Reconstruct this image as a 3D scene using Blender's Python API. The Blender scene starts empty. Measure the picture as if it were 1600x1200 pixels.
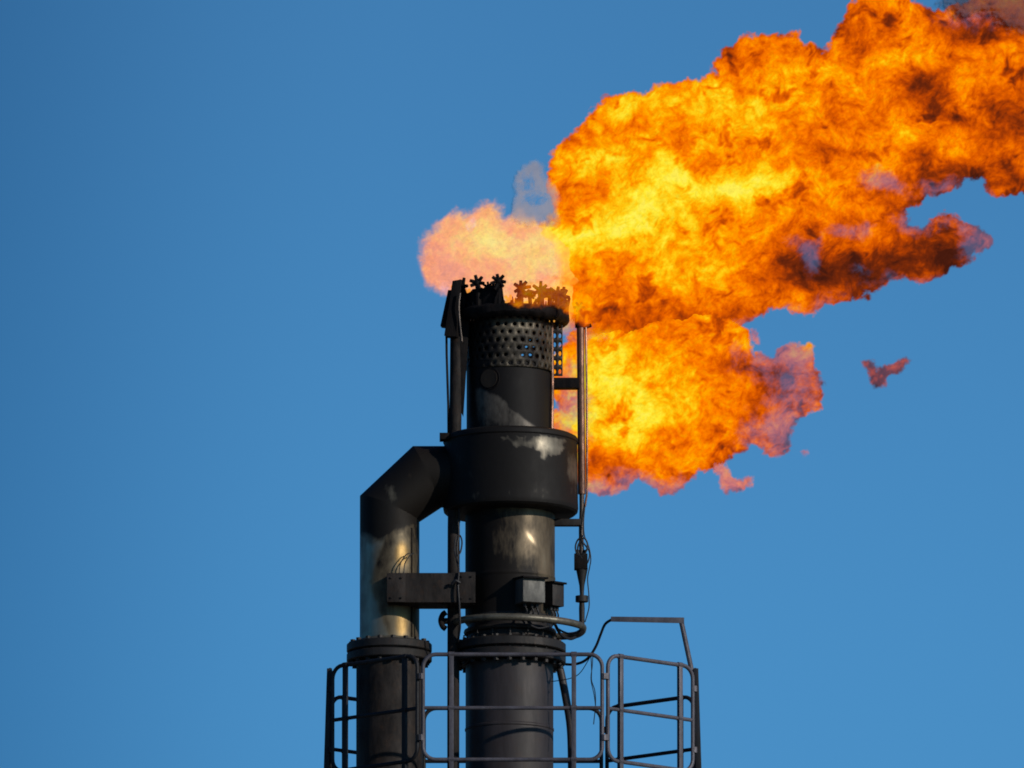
import bpy, bmesh, math, random
import numpy as np
from mathutils import Vector, Matrix
random.seed(4)
SC = bpy.context.scene
COL = SC.collection
R = math.radians
# ------------------------------------------------------------------ measuring: 1 px of the survey drawing = 1/155 m
U = 1/155.0
TIP = 61.0            # height of the drum's middle above the ground (m)
CAMD = 330.0          # horizontal distance of the viewer
SX = 797.0            # drawing x of the stack's axis
CAM = Vector((0.02, -CAMD, 1.7))
PITCH = math.atan2(TIP-1.7, CAMD)
CP, SP = math.cos(PITCH), math.sin(PITCH)
def PX(px): return (px-SX)*U
def PZ(py): return TIP-(py-600)*U/CP      # height of a point on the stack's axis plane
def V(px, py, yd=0.0):
    """drawing x, drawing height measured in the axis plane, depth yd in drawing px (positive = away)"""
    return Vector((PX(px), yd*U, PZ(py)))
def VS(px, py, yd):
    """as V, but py is the height at which the point is seen at depth yd"""
    return V(px, py-yd*SP, yd)

# ------------------------------------------------------------------ materials
def mat(name): 
    m = bpy.data.materials.new(name); m.use_nodes = True
    nt = m.node_tree
    for n in list(nt.nodes): nt.nodes.remove(n)
    return m, nt, nt.nodes, nt.links
def steel(name, dark, light, metal=0.55, rough=0.5, scale=2.2, streak=3.0, bump=0.15, rust=None, paint=False, spec=.4):
    """weathered, sooty steel: clean metal, soot patches, run-off streaks, rust freckles.
    paint=True reads the mesh's own 'soot' layer (0 clean .. 1 black; painted highlights included)."""
    m, nt, N, L = mat(name)
    out = N.new('ShaderNodeOutputMaterial'); b = N.new('ShaderNodeBsdfPrincipled'); L.new(b.outputs[0], out.inputs[0])
    b.inputs['Specular IOR Level'].default_value = spec
    tc = N.new('ShaderNodeTexCoord'); mp = N.new('ShaderNodeMapping'); L.new(tc.outputs['Object'], mp.inputs[0])
    mp.inputs['Scale'].default_value = (1, 1, 1/streak)
    n1 = N.new('ShaderNodeTexNoise'); n1.inputs['Scale'].default_value = scale; n1.inputs['Detail'].default_value = 8; n1.inputs['Roughness'].default_value = .65; n1.inputs['Distortion'].default_value = .6
    L.new(mp.outputs[0], n1.inputs['Vector'])
    n2 = N.new('ShaderNodeTexNoise'); n2.inputs['Scale'].default_value = scale*9; n2.inputs['Detail'].default_value = 6; n2.inputs['Roughness'].default_value = .7
    L.new(mp.outputs[0], n2.inputs['Vector'])
    cr = N.new('ShaderNodeValToRGB'); cr.color_ramp.elements[0].position = .36; cr.color_ramp.elements[1].position = .66
    cr.color_ramp.elements[0].color = (*light, 1); cr.color_ramp.elements[1].color = (*dark, 1)
    add = N.new('ShaderNodeMath'); add.operation = 'MULTIPLY_ADD'; L.new(n2.outputs[0], add.inputs[0]); add.inputs[1].default_value = .35; 
    L.new(n1.outputs[0], add.inputs[2])
    sub = N.new('ShaderNodeMath'); sub.operation = 'SUBTRACT'; L.new(add.outputs[0], sub.inputs[0]); sub.inputs[1].default_value = .175
    if paint:
        at = N.new('ShaderNodeAttribute'); at.attribute_name = 'soot'
        a2 = N.new('ShaderNodeMath'); a2.operation = 'MULTIPLY_ADD'; L.new(at.outputs['Fac'], a2.inputs[0]); a2.inputs[1].default_value = .85; 
        s2 = N.new('ShaderNodeMath'); s2.operation = 'SUBTRACT'; L.new(sub.outputs[0], s2.inputs[0]); s2.inputs[1].default_value = .42
        s3 = N.new('ShaderNodeMath'); s3.operation = 'MULTIPLY_ADD'; L.new(s2.outputs[0], s3.inputs[0]); s3.inputs[1].default_value = .85; s3.inputs[2].default_value = .09
        L.new(s3.outputs[0], a2.inputs[2])
        sub = a2
        cr.color_ramp.elements[0].position = .05; cr.color_ramp.elements[1].position = .85
        tt = N.new('ShaderNodeAttribute'); tt.attribute_name = 'tint'
        mul = N.new('ShaderNodeMix'); mul.data_type = 'RGBA'; mul.blend_type = 'MULTIPLY'; mul.inputs[0].default_value = 1
        L.new(cr.outputs[0], mul.inputs[6]); L.new(tt.outputs['Color'], mul.inputs[7]); colout = mul.outputs[2]
    else:
        colout = cr.outputs[0]
    L.new(sub.outputs[0], cr.inputs[0])
    if rust:
        n3 = N.new('ShaderNodeTexNoise'); n3.inputs['Scale'].default_value = scale*4.3; n3.inputs['Detail'].default_value = 7; n3.inputs['Roughness'].default_value = .75
        L.new(tc.outputs['Object'], n3.inputs['Vector'])
        r2 = N.new('ShaderNodeMapRange'); r2.inputs[1].default_value = .52; r2.inputs[2].default_value = .72; r2.inputs[4].default_value = .7; L.new(n3.outputs[0], r2.inputs[0])
        mx = N.new('ShaderNodeMix'); mx.data_type = 'RGBA'; L.new(r2.outputs[0], mx.inputs[0]); L.new(colout, mx.inputs[6]); mx.inputs[7].default_value = (*rust, 1)
        colout = mx.outputs[2]
    L.new(colout, b.inputs['Base Color'])
    rr = N.new('ShaderNodeMapRange'); rr.inputs[3].default_value = rough-.12; rr.inputs[4].default_value = min(.95, rough+.3); L.new(sub.outputs[0], rr.inputs[0]); L.new(rr.outputs[0], b.inputs['Roughness'])
    mr = N.new('ShaderNodeMapRange'); mr.inputs[1].default_value = .3; mr.inputs[2].default_value = .8; mr.inputs[3].default_value = metal; mr.inputs[4].default_value = metal*.25; L.new(sub.outputs[0], mr.inputs[0]); L.new(mr.outputs[0], b.inputs['Metallic'])
    bp = N.new('ShaderNodeBump'); bp.inputs['Strength'].default_value = bump; bp.inputs['Distance'].default_value = .02
    n5 = N.new('ShaderNodeTexNoise'); n5.inputs['Scale'].default_value = 3.0; n5.inputs['Detail'].default_value = 2; L.new(tc.outputs['Object'], n5.inputs['Vector'])
    a5 = N.new('ShaderNodeMath'); a5.operation = 'MULTIPLY_ADD'; L.new(n5.outputs[0], a5.inputs[0]); a5.inputs[1].default_value = 3.5; L.new(add.outputs[0], a5.inputs[2])
    L.new(a5.outputs[0], bp.inputs['Height']); L.new(bp.outputs[0], b.inputs['Normal'])
    return m
M = {
 'soot':   steel('sooty_steel', (.003,.0025,.003), (.034,.027,.024), .2, .62, bump=.45, scale=2.6, rust=(.045,.024,.014), spec=.22),
 'char':   steel('charred_steel', (.002,.002,.003), (.009,.007,.007), .1, .75, scale=5, bump=.5, rust=(.016,.007,.004), spec=.15),
 'shell':  steel('heat_tinted_steel', (.007,.0055,.005), (.40,.35,.28), .75, .38, paint=True, bump=.10, spec=.25),
 'lower':  steel('weathered_dark_paint', (.014,.011,.012), (.050,.041,.042), .2, .45, scale=1.5, streak=7, rust=(.034,.022,.018), bump=.1, spec=.35),
 'flange': steel('dark_flange_steel', (.009,.008,.008), (.032,.028,.027), .4, .5, scale=4, rust=(.04,.022,.015), spec=.3),
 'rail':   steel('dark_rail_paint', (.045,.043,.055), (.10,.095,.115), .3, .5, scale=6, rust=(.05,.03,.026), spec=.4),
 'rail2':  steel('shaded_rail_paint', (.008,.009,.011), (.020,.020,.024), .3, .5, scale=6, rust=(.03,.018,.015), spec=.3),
 'pipe':   steel('worn_small_pipe', (.018,.015,.015), (.12,.095,.08), .7, .4, scale=7, rust=(.10,.04,.02)),
 'hot':    steel('heat_reddened_pipe', (.030,.014,.010), (.30,.15,.10), .7, .36, scale=7, rust=(.16,.05,.02)),  # the pipe's reddish glow is put into the base colour
 'ringp':  steel('pale_ring_pipe', (.05,.045,.036), (.19,.17,.13), .6, .38, scale=4, streak=1),
 'box':    steel('grey_box_paint', (.050,.048,.045), (.105,.10,.09), .2, .5, scale=5),
 'rubber': steel('black_cable', (.006,.006,.008), (.014,.014,.018), .0, .5, scale=9, spec=.3),
 'rust':   steel('rusty_cover', (.014,.010,.008), (.03,.022,.016), .2, .6, scale=9, spec=.2),
}

# ------------------------------------------------------------------ object helpers
def mesh_obj(name, bm, m, parent=None, smooth=True, sharp=35):
    me = bpy.data.meshes.new(name); bm.to_mesh(me); bm.free()
    if smooth:
        for p in me.polygons: p.use_smooth = True
        try: me.set_sharp_from_angle(angle=R(sharp))
        except Exception: pass
    me.materials.append(m)
    o = bpy.data.objects.new(name, me); COL.objects.link(o)
    if parent is not None:
        o.parent = parent
        o.matrix_parent_inverse = Matrix.Identity(4)
        me.transform(Matrix.Translation(-world_loc(parent)))
    return o
def world_loc(o):
    v = Vector((0, 0, 0))
    while o is not None: v = v+Vector(o.location); o = o.parent
    return v
def thing(name, label, cat, loc, group=None):
    o = bpy.data.objects.new(name, None); COL.objects.link(o); o.location = loc
    o.empty_display_size = .2
    o['label'] = label; o['category'] = cat
    if group: o['group'] = group
    return o
def tag(o, label, cat, group=None):
    o['label'] = label; o['category'] = cat
    if group: o['group'] = group
    return o
def lathe(bm, cx, prof, yd=0.0, seg=72, close=False, x_r=None):
    """prof = [(radius_px, py)], around the vertical axis at drawing x cx"""
    rings = []
    for r, py in prof:
        if r < 1e-6: rings.append([bm.verts.new(V(cx, py, yd))]); continue
        rings.append([bm.verts.new(V(cx+r*math.sin(2*math.pi*k/seg), py, yd-r*math.cos(2*math.pi*k/seg))) for k in range(seg)])
    for a, b in zip(rings, rings[1:]):
        if len(a) == 1 and len(b) == 1: continue
        for k in range(seg):
            k2 = (k+1) % seg
            if len(a) == 1: bm.faces.new((a[0], b[k], b[k2]))
            elif len(b) == 1: bm.faces.new((a[k], a[k2], b[0]))
            else: bm.faces.new((a[k], a[k2], b[k2], b[k]))
    bmesh.ops.recalc_face_normals(bm, faces=bm.faces)
    return rings
def tube(bm, pts, r, seg=10, cap=True, taper=None):
    """tube through world points; r in metres"""
    pts = [Vector(p) for p in pts]
    n = len(pts); rings = []
    t0 = (pts[1]-pts[0]).normalized()
    up = Vector((0, 1, 0)) if abs(t0.y) < .9 else Vector((1, 0, 0))
    nrm = (up-t0*up.dot(t0)).normalized()
    for i, p in enumerate(pts):
        t = (pts[min(i+1, n-1)]-pts[max(i-1, 0)]).normalized()
        nrm = (nrm-t*nrm.dot(t)).normalized(); bi = t.cross(nrm)
        rr = r if taper is None else r*(taper[0]+(taper[1]-taper[0])*i/(n-1))
        # keep thickness at mitres
        if 0 < i < n-1:
            c = max(.5, math.sqrt(max(0.0, (1+(pts[i+1]-p).normalized().dot((p-pts[i-1]).normalized()))/2)))
        else: c = 1
        rings.append([bm.verts.new(p+(nrm*math.cos(2*math.pi*k/seg)+bi*math.sin(2*math.pi*k/seg))*rr/(c**.5)) for k in range(seg)])
    for a, b in zip(rings, rings[1:]):
        for k in range(seg):
            bm.faces.new((a[k], a[(k+1) % seg], b[(k+1) % seg], b[k]))
    if cap:
        bm.faces.new(rings[0][::-1]); bm.faces.new(rings[-1])
    bmesh.ops.recalc_face_normals(bm, faces=bm.faces)
def smooth_path(pts, n=6):
    """Catmull-Rom through world points"""
    P = [Vector(p) for p in pts]; P = [P[0]*2-P[1]]+P+[P[-1]*2-P[-2]]; out = []
    for i in range(1, len(P)-2):
        a, b, c, d = P[i-1:i+3]
        for k in range(n):
            t = k/n
            out.append(.5*((2*b)+(c-a)*t+(2*a-5*b+4*c-d)*t*t+(3*b-a-3*c+d)*t**3))
    out.append(P[-2]); return out
def hexa(bm, corners, bevel=0.0):
    """box from 8 corners: 4 bottom then 4 top"""
    v = [bm.verts.new(c) for c in corners]
    fs = [bm.faces.new([v[i] for i in q]) for q in ((3,2,1,0),(4,5,6,7),(0,1,5,4),(1,2,6,5),(2,3,7,6),(3,0,4,7))]
    if bevel:
        es = {e for f in fs for e in f.edges}
        bmesh.ops.bevel(bm, geom=list(es), offset=bevel, segments=2, affect='EDGES', profile=.6)
    bmesh.ops.recalc_face_normals(bm, faces=bm.faces)
def box(bm, x0, x1, y0, y1, d0, d1, bevel=.004, rz=0.0, seen=False):
    """drawing box: x0..x1, top y0 to bottom y1 (axis-plane heights), depth d0..d1"""
    c = [V(x0,y1,d0), V(x1,y1,d0), V(x1,y1,d1), V(x0,y1,d1), V(x0,y0,d0), V(x1,y0,d0), V(x1,y0,d1), V(x0,y0,d1)]
    if rz:
        m = sum(c, Vector())/8; rot = Matrix.Rotation(rz, 3, 'Z'); c = [m+rot@(p-m) for p in c]
    hexa(bm, c, bevel)
def paint(o, fn):
    """lay a soot/tint layer on a mesh: fn(px, py, ang) -> soot, (r,g,b); weathering, with some highlights painted in"""
    me = o.data; w = world_loc(o)
    a = me.attributes.new('soot', 'FLOAT', 'POINT'); t = me.attributes.new('tint', 'FLOAT_COLOR', 'POINT')
    for i, v in enumerate(me.vertices):
        p = v.co+w
        s, c = fn(p.x/U+SX, 600-(p.z-TIP)*CP/U, p.y/U)
        a.data[i].value = s; t.data[i].color = (*c, 1)
def bolts(bm, cx, py0, py1, rad, n, br, yd=0.0, phase=0.0):
    for k in range(n):
        a = 2*math.pi*(k+phase)/n
        x, y = cx+rad*math.sin(a), yd-rad*math.cos(a)
        tube(bm, [V(x, py1, y), V(x, py0, y)], br*U*.62, 8)
        for (q0, q1) in ((py0-.5, py0+4.5), (py1-4.5, py1+.5)):
            tube(bm, [V(x, q1, y), V(x, q0, y)], br*U, 6)
# ---------------------------------------------------------------- turbulence
def _hash(ix, iy, seed):
    h = (ix.astype(np.int64)*374761393 + iy.astype(np.int64)*668265263 + seed*1442695041) & 0xffffffff
    h = ((h ^ (h >> 13))*1274126177) & 0xffffffff
    return ((h ^ (h >> 16)) & 0xffff)/65535.0*2*np.pi
def perlin(x, y, seed=0):
    ix = np.floor(x); iy = np.floor(y); fx = x-ix; fy = y-iy
    ux = fx*fx*fx*(fx*(fx*6-15)+10); uy = fy*fy*fy*(fy*(fy*6-15)+10)
    def g(dx, dy):
        a = _hash(ix+dx, iy+dy, seed)
        return np.cos(a)*(fx-dx)+np.sin(a)*(fy-dy)
    n0 = g(0,0)*(1-ux)+g(1,0)*ux; n1 = g(0,1)*(1-ux)+g(1,1)*ux
    return (n0*(1-uy)+n1*uy)*1.5
def fbm(x, y, s, octv, seed, gain=0.55):
    v = 0; a = 1; t = 0
    for k in range(octv):
        v = v + a*perlin(x/s+17.3*k, y/s-9.1*k, seed+k*7); t += a*a; a *= gain; s /= 2.03
    return v/np.sqrt(t)
def billow(x, y, s, octv, seed, gain=0.55):
    v = 0; a = 1; t = 0
    for k in range(octv):
        v = v + a*(np.abs(perlin(x/s+17.3*k, y/s-9.1*k, seed+k*7))*2-0.45); t += a; a *= gain; s /= 2.03
    return v/t
def swirl(x, y, scales, amp, seed, steps=2):
    """carry points along several scales of curl noise (eddies)"""
    for k, s in enumerate(scales):
        for q in range(steps):
            e = 0.02
            n0 = perlin(x/s, y/s, seed+k); nx = perlin(x/s+e, y/s, seed+k); ny = perlin(x/s, y/s+e, seed+k)
            vx = (ny-n0)/e; vy = -(nx-n0)/e
            x = x+vx*amp*s/steps; y = y+vy*amp*s/steps
    return x, y
def sdist(x, y, poly):
    """signed distance to a polygon, positive inside"""
    P = np.array(poly, float); Q = np.roll(P, -1, 0)
    d2 = np.full(x.shape, 1e12); inside = np.zeros(x.shape, bool)
    for (ax, ay), (bx, by) in zip(P, Q):
        dx, dy = bx-ax, by-ay
        t = np.clip(((x-ax)*dx+(y-ay)*dy)/(dx*dx+dy*dy+1e-9), 0, 1)
        d2 = np.minimum(d2, (x-ax-t*dx)**2+(y-ay-t*dy)**2)
        c = ((ay > y) != (by > y)) & (x < (bx-ax)*(y-ay)/(by-ay+1e-12)+ax)
        inside ^= c
    return np.sqrt(d2)*np.where(inside, 1, -1)
def ss(a, b, v):
    t = np.clip((v-a)/(b-a), 0, 1); return t*t*(3-2*t)
def blobs(x, y, lst):
    v = 0
    for bx, by, rx, ry, a in lst:
        v = v + a*np.exp(-((x-bx)/rx)**2-((y-by)/ry)**2)
    return v
def lin(c):
    c = np.array(c)/255.0
    return np.where(c <= 0.04045, c/12.92, ((c+0.055)/1.055)**2.4)
RAMP = [(-0.3,(70,26,14)),(0.0,(120,42,10)),(0.18,(176,64,4)),(0.36,(222,92,0)),(0.52,(250,122,0)),(0.68,(255,158,0)),(0.84,(255,200,18)),(1.0,(255,230,52)),(1.25,(255,240,100))]
def ramp(h):
    xs = [r[0] for r in RAMP]; cs = np.array([lin(r[1]) for r in RAMP])
    return np.stack([np.interp(h, xs, cs[:, i]) for i in range(3)], -1)

# ---------------------------------------------------------------- the burning gas
PLUME = [(872,520),(862,470),(866,430),(860,395),(850,350),(864,318),(848,282),(855,248),(862,222),(885,207),(905,195),(922,172),(942,156),(972,141),(1000,138),(1050,124),(1112,114),
 (1117,92),(1138,74),(1160,59),(1200,48),(1250,46),(1264,60),(1285,72),(1301,62),(1304,40),(1320,20),(1335,0),(1352,-22),(1400,-30),(1440,8),(1480,12),(1530,-20),(1600,-60),(1720,-130),(1950,-190),(2100,-120),(2060,60),(1980,150),(1850,230),(1700,300),
 (1620,322),(1592,308),(1548,300),(1534,282),(1500,296),(1455,308),(1430,322),(1420,345),(1440,352),(1462,332),(1494,330),(1512,348),(1552,372),(1535,398),(1512,420),(1470,436),(1400,444),(1350,464),(1290,480),(1235,488),(1190,500),(1160,516),(1080,545),(980,550),(900,540)]
TONGUE = [(862,560),(900,520),(940,490),(1040,480),(1130,490),(1165,514),(1180,545),(1210,556),(1235,538),(1262,528),(1276,560),(1292,600),(1286,636),(1262,644),(1248,682),(1222,714),(1192,710),(1172,696),(1125,724),(1090,742),(1070,764),(1036,770),(1012,756),(992,752),(966,774),(940,778),(915,768),(880,730),(866,690),(860,620)]
PUFF = [(696,462),(668,452),(655,432),(649,400),(655,368),(672,345),(702,332),(735,326),(755,309),(772,304),(786,318),(792,330),(812,324),(838,338),(856,350),(900,380),(930,440),(900,500),(860,520),(800,520),(740,500),(716,470)]

PH = [(905,365,50,32,.30),(960,330,90,40,.28),(1070,290,110,26,.42),(1180,290,70,22,.28),(930,250,60,30,.22),(1010,170,60,26,.25),(1160,150,90,24,.22),(880,400,30,20,.2),
      (960,430,70,40,.0),(1040,230,50,26,-.12),(960,215,60,20,-.05),(1260,230,40,30,-.18),(1340,150,30,25,-.12),(1460,135,42,36,-.5),(1480,180,36,18,-.35),(1545,200,40,40,-.2),(1600,180,60,90,-.32),(1400,170,200,140,-.06),
      (1320,60,40,50,-.22),(1350,20,60,40,-.15),(1520,40,90,30,-.4),(1400,300,110,36,-.3),(1500,270,60,30,-.38),(1460,390,120,50,-.6),(1340,430,110,36,-.42),(1330,410,60,30,-.15),(1560,300,60,40,-.35),(1240,380,90,60,-.12),
      (1050,470,140,26,-.12),(1000,500,150,18,-.2),(1130,500,70,26,-.18),(1270,420,60,60,-.2),(1140,80,40,26,-.2),(905,300,40,22,-.18),(880,335,22,22,-.25),(1210,190,60,30,.1),(1400,90,60,30,.08),(1330,120,80,26,.14),(1440,220,60,24,.1),
      (1000,380,120,50,.14),(1100,390,80,60,.08)]
TH = [(960,600,70,70,.28),(920,600,24,50,.2),(940,680,50,30,.12),(1020,620,60,50,.14),(1000,530,60,20,.05),(1180,570,60,22,-.3),(1150,600,90,50,-.14),(1240,600,40,60,-.35),(1200,690,50,40,-.35),(960,730,70,18,-.25),(1100,690,80,18,-.16),(1050,755,60,20,-.2),(1000,500,140,16,-.2),(920,740,30,20,-.1)]
# where the gas is thin and the sky shines through (x, y, rx, ry, thinness)
PT = [(1030,530,160,20,.85),(900,520,40,20,.5),(1270,400,16,26,1.0),(1375,285,26,18,.75),(1240,375,12,14,.5),(1330,360,40,12,.6),(1425,345,25,16,.9),(1530,20,80,26,.45),(1440,290,60,12,.4),(1520,385,12,12,.8),(1540,380,40,40,.55),(1180,505,40,12,.5),(1300,470,30,16,.4),(1250,485,30,12,.5),
      (862,330,18,22,.3),(855,390,16,60,.5),(1460,440,60,14,.4),(1548,385,30,50,.7),(1480,350,30,16,.5),(1390,440,60,12,.3),(1350,420,20,10,.3),(1500,300,60,20,.3)]
TT = [(1245,590,46,70,.66),(1222,690,60,46,.8),(1235,600,10,10,.9),(1180,560,50,26,.4),(1040,768,60,22,.95),(945,775,60,20,.9),(890,640,34,90,.62),(925,520,30,22,.35),(1225,545,40,20,.5),(985,745,30,16,.4)]

def gas(x, y, poly, heat, thin, seed, base, edge_amp=9, pale=0.0, soft=6.0, sharp=1.0, airy=(0.34, 0.46), fade=()):
    wx, wy = swirl(x, y, [150, 70, 34], 0.07, seed)
    ex, ey = swirl(x, y, [80, 36], 0.04, seed+50, 1)
    ex = ex+3.0*fbm(x, y, 15, 3, seed+60, .7); ey = ey+3.0*fbm(x, y, 15, 3, seed+61, .7)
    d = sdist(ex, ey, poly)
    d = d + edge_amp*(billow(x, y, 56, 4, seed+3, .6)*1.9-0.12)
    ang = np.radians(-24); u = wx*np.cos(ang)+wy*np.sin(ang); v = -wx*np.sin(ang)+wy*np.cos(ang)
    big = fbm(u/1.4, v, 95, 2, seed+5)
    mid = fbm(u/1.3, v, 40, 5, seed+9, .68)
    sx, sy = swirl(x, y, [60, 30, 13], 0.058, seed+70, 1)
    su = sx*np.cos(ang)+sy*np.sin(ang); sv = -sx*np.sin(ang)+sy*np.cos(ang)
    # rolling billows: bright rounded bellies with dark creases between them
    b1 = np.abs(perlin(su/74, sv/58, seed+30)); b2 = np.abs(perlin(su/36, sv/29, seed+31)); b3 = np.abs(perlin(su/17+.4*b2, sv/14, seed+32)); b4 = np.abs(perlin(sx/8, sy/7.4, seed+33))
    roll = (np.sqrt(b1)*1.0+np.sqrt(b2)*.8+np.sqrt(b3)*.55+np.sqrt(b4)*.30)/2.65-.52
    fil = -billow(sx, sy, 30, 3, seed+12, .66)
    fine = fbm(sx, sy, 11, 3, seed+15, .8)
    h = base + blobs(wx, wy, heat) + 0.12*big + 0.15*mid + (0.62*roll + 0.14*fil)*sharp + 0.085*fine
    # sooty pockets
    h = h - 0.30*ss(.30, .75, fbm(su/1.3, sv, 50, 4, seed+40, .6))*sharp
    t0 = np.clip(blobs(ex, ey, thin), 0, 1.2)
    tn = fbm(ex, ey, 34, 5, seed+21, .7)
    t = ss(0.10, 0.95, t0 + 0.40*tn*np.minimum(1, t0*4)) + pale*(1+.25*tn)
    t = np.clip(t, 0, 1)
    a = ss(-1.0, soft, d+2.2*fine*(d < 2*soft))
    rim = 1-ss(0, 14, d)
    h = np.minimum(h, 1.12) - 0.16*rim*(1-pale)
    cover = a*(1-airy[0]*t)
    E = ramp(h)*(a*(1-airy[1]*t)*(1-0.10*rim))[..., None]
    if pale == 0: E = E*(1-t[..., None]*np.array([.0, .05, .0]))
    elif poly is PUFF:
        g = (a*(1-airy[1]*t))[..., None]; E = E*.66+g*np.array([.88, .47, .17])*.34
    if fade:
        k = 1-ss(.15, 1, blobs(x, y, fade)+.16*tn)
        E = E*k[..., None]; cover = cover*k
    return E, cover, d, h, t
PUFFH = [(690,400,44,60,-.12),(790,380,60,30,.22),(820,420,50,40,.2),(690,370,30,30,-.1),(750,340,40,20,-.1),(860,420,40,50,.1)]
PUFFT = [(740,355,14,14,.4),(700,460,30,20,.3),(860,430,40,80,-.4),(800,385,70,30,-.35)]
TINT_LO=(1,1,1); TINT_HI=(1,1,1); TINT_LEFT=(1,1,1)
TINT_LO = (.262, .655, .965); TINT_HI = (.222, .525, .79); TINT_LEFT = (.48, .58, .65)  # darker top and left: lens vignette put into the sky colour
# ================================================================== THE PLACE
def arr(f):
    """make a scalar (px,py,yd)->(soot,tint) painter from short rules"""
    return f
def sst(a, b, v):
    t = min(1.0, max(0.0, (v-a)/(b-a))); return t*t*(3-2*t)
_rngn = {}
def nz(x, y, s, seed=0):
    return float(fbm(np.array([x]), np.array([y]), s, 3, seed)[0])
def dense(prof, step=4.0):
    out = [prof[0]]
    for (r0, p0), (r1, p1) in zip(prof, prof[1:]):
        n = max(1, int(math.hypot(r1-r0, p1-p0)/step))
        out += [(r0+(r1-r0)*k/n, p0+(p1-p0)*k/n) for k in range(1, n+1)]
    return out
PYG = 600+TIP*CP/U          # drawing height of the ground

# ---- ground
bm = bmesh.new()
for (x0, x1, y0, y1) in ((-6000, 6000, -6000, 6000),):
    n = 24
    g = [[bm.verts.new((x0+(x1-x0)*i/n, y0+(y1-y0)*j/n, 0)) for i in range(n+1)] for j in range(n+1)]
    for j in range(n):
        for i in range(n): bm.faces.new((g[j][i], g[j][i+1], g[j+1][i+1], g[j+1][i]))
gm, nt, N, L = mat('gravel_ground')
out = N.new('ShaderNodeOutputMaterial'); b = N.new('ShaderNodeBsdfPrincipled'); L.new(b.outputs[0], out.inputs[0]); b.inputs['Roughness'].default_value = .9
tc = N.new('ShaderNodeTexCoord'); n1 = N.new('ShaderNodeTexNoise'); n1.inputs['Scale'].default_value = .15; n1.inputs['Detail'].default_value = 12; L.new(tc.outputs['Object'], n1.inputs['Vector'])
cr = N.new('ShaderNodeValToRGB'); cr.color_ramp.elements[0].color = (.10, .085, .06, 1); cr.color_ramp.elements[1].color = (.22, .19, .15, 1); cr.color_ramp.elements[0].position = .35; cr.color_ramp.elements[1].position = .65
L.new(n1.outputs[0], cr.inputs[0]); L.new(cr.outputs[0], b.inputs['Base Color'])
o = mesh_obj('ground', bm, gm, smooth=False); o['kind'] = 'structure'

# ================================================================== main flare stack
st = thing('flare_stack', 'tall soot blackened flare stack with perforated burner tip and wide drum, burning at its top', 'flare stack', (0, 0, 0))
# lower pipe
bm = bmesh.new()
lathe(bm, SX-1, dense([(68.5, 1040), (68.5, 1137), (69.6, 1138.5), (69.6, 1141), (68.5, 1142.5), (68.5, 1300)], 20)+[(68.5, 1700), (68.5, 3000), (68.5, PYG-30)], seg=96)
mesh_obj('lower_pipe', bm, M['lower'], st)
bm = bmesh.new(); lathe(bm, SX-1, [(69, PYG-34), (120, PYG-30), (120, PYG-18), (260, PYG-16), (260, PYG+5)], seg=48); mesh_obj('footing', bm, M['lower'], st)
# flange
bm = bmesh.new()
for (a, b_) in ((1006, 1020), (1023, 1038)):
    lathe(bm, SX-1, [(66, a), (86, a), (88, a+1.5), (88, b_-1.5), (86, b_), (66, b_)], seg=96)
lathe(bm, SX-1, [(80, 1019), (80, 1024)], seg=64)
fl = mesh_obj('flange', bm, M['flange'], st)
bm = bmesh.new(); bolts(bm, SX-1, 1003, 1043, 80, 24, 4.2); mesh_obj('flange_bolts', bm, M['flange'], fl)
# neck with reinforcing rings
bm = bmesh.new()
lathe(bm, SX, dense([(70, 966), (71, 972), (66, 978), (66, 984), (71.5, 985), (72.5, 988), (71.5, 991), (65, 993), (66, 1000), (76, 1004), (78, 1007)], 3), seg=96)
for k in range(16):
    a = 2*math.pi*k/16
    x, y = SX+72*math.sin(a), -72*math.cos(a)
    tube(bm, [V(x, 992, y), V(x, 1003, y)], 1.3*U, 6)
mesh_obj('neck', bm, M['flange'], st)
# middle pipe
bm = bmesh.new()
lathe(bm, SX, dense([(69.5, 800), (70, 812), (70, 902), (70.8, 903.5), (70.8, 905.5), (70, 907), (70, 966)], 2.5), seg=128)
mp_ = mesh_obj('middle_pipe', bm, M['shell'], st)
def f(px, py, yd):
    dx = px-SX
    if yd > 0: return .8, (1, .9, .7)
    s = .66+.05*nz(px, py, 50, 3)
    s += .32*(1-sst(-74, 6, dx+6*nz(px, py, 50, 5)))                   # darker towards the left side
    s -= .20*math.exp(-((px-824)/14)**2-((py-852)/16)**2)+.5*math.exp(-((px-829-(py-850)*.7)/3.5)**2-((py-852)/9)**2)  # sun highlight with slanting glint, painted as less soot; next line too
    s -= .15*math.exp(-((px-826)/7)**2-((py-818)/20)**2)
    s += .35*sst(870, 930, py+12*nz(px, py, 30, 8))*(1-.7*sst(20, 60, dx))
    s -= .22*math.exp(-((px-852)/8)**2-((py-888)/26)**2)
    return max(.05, min(1.1, s)), (1.08, .93, .74)
paint(mp_, f)
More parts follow.
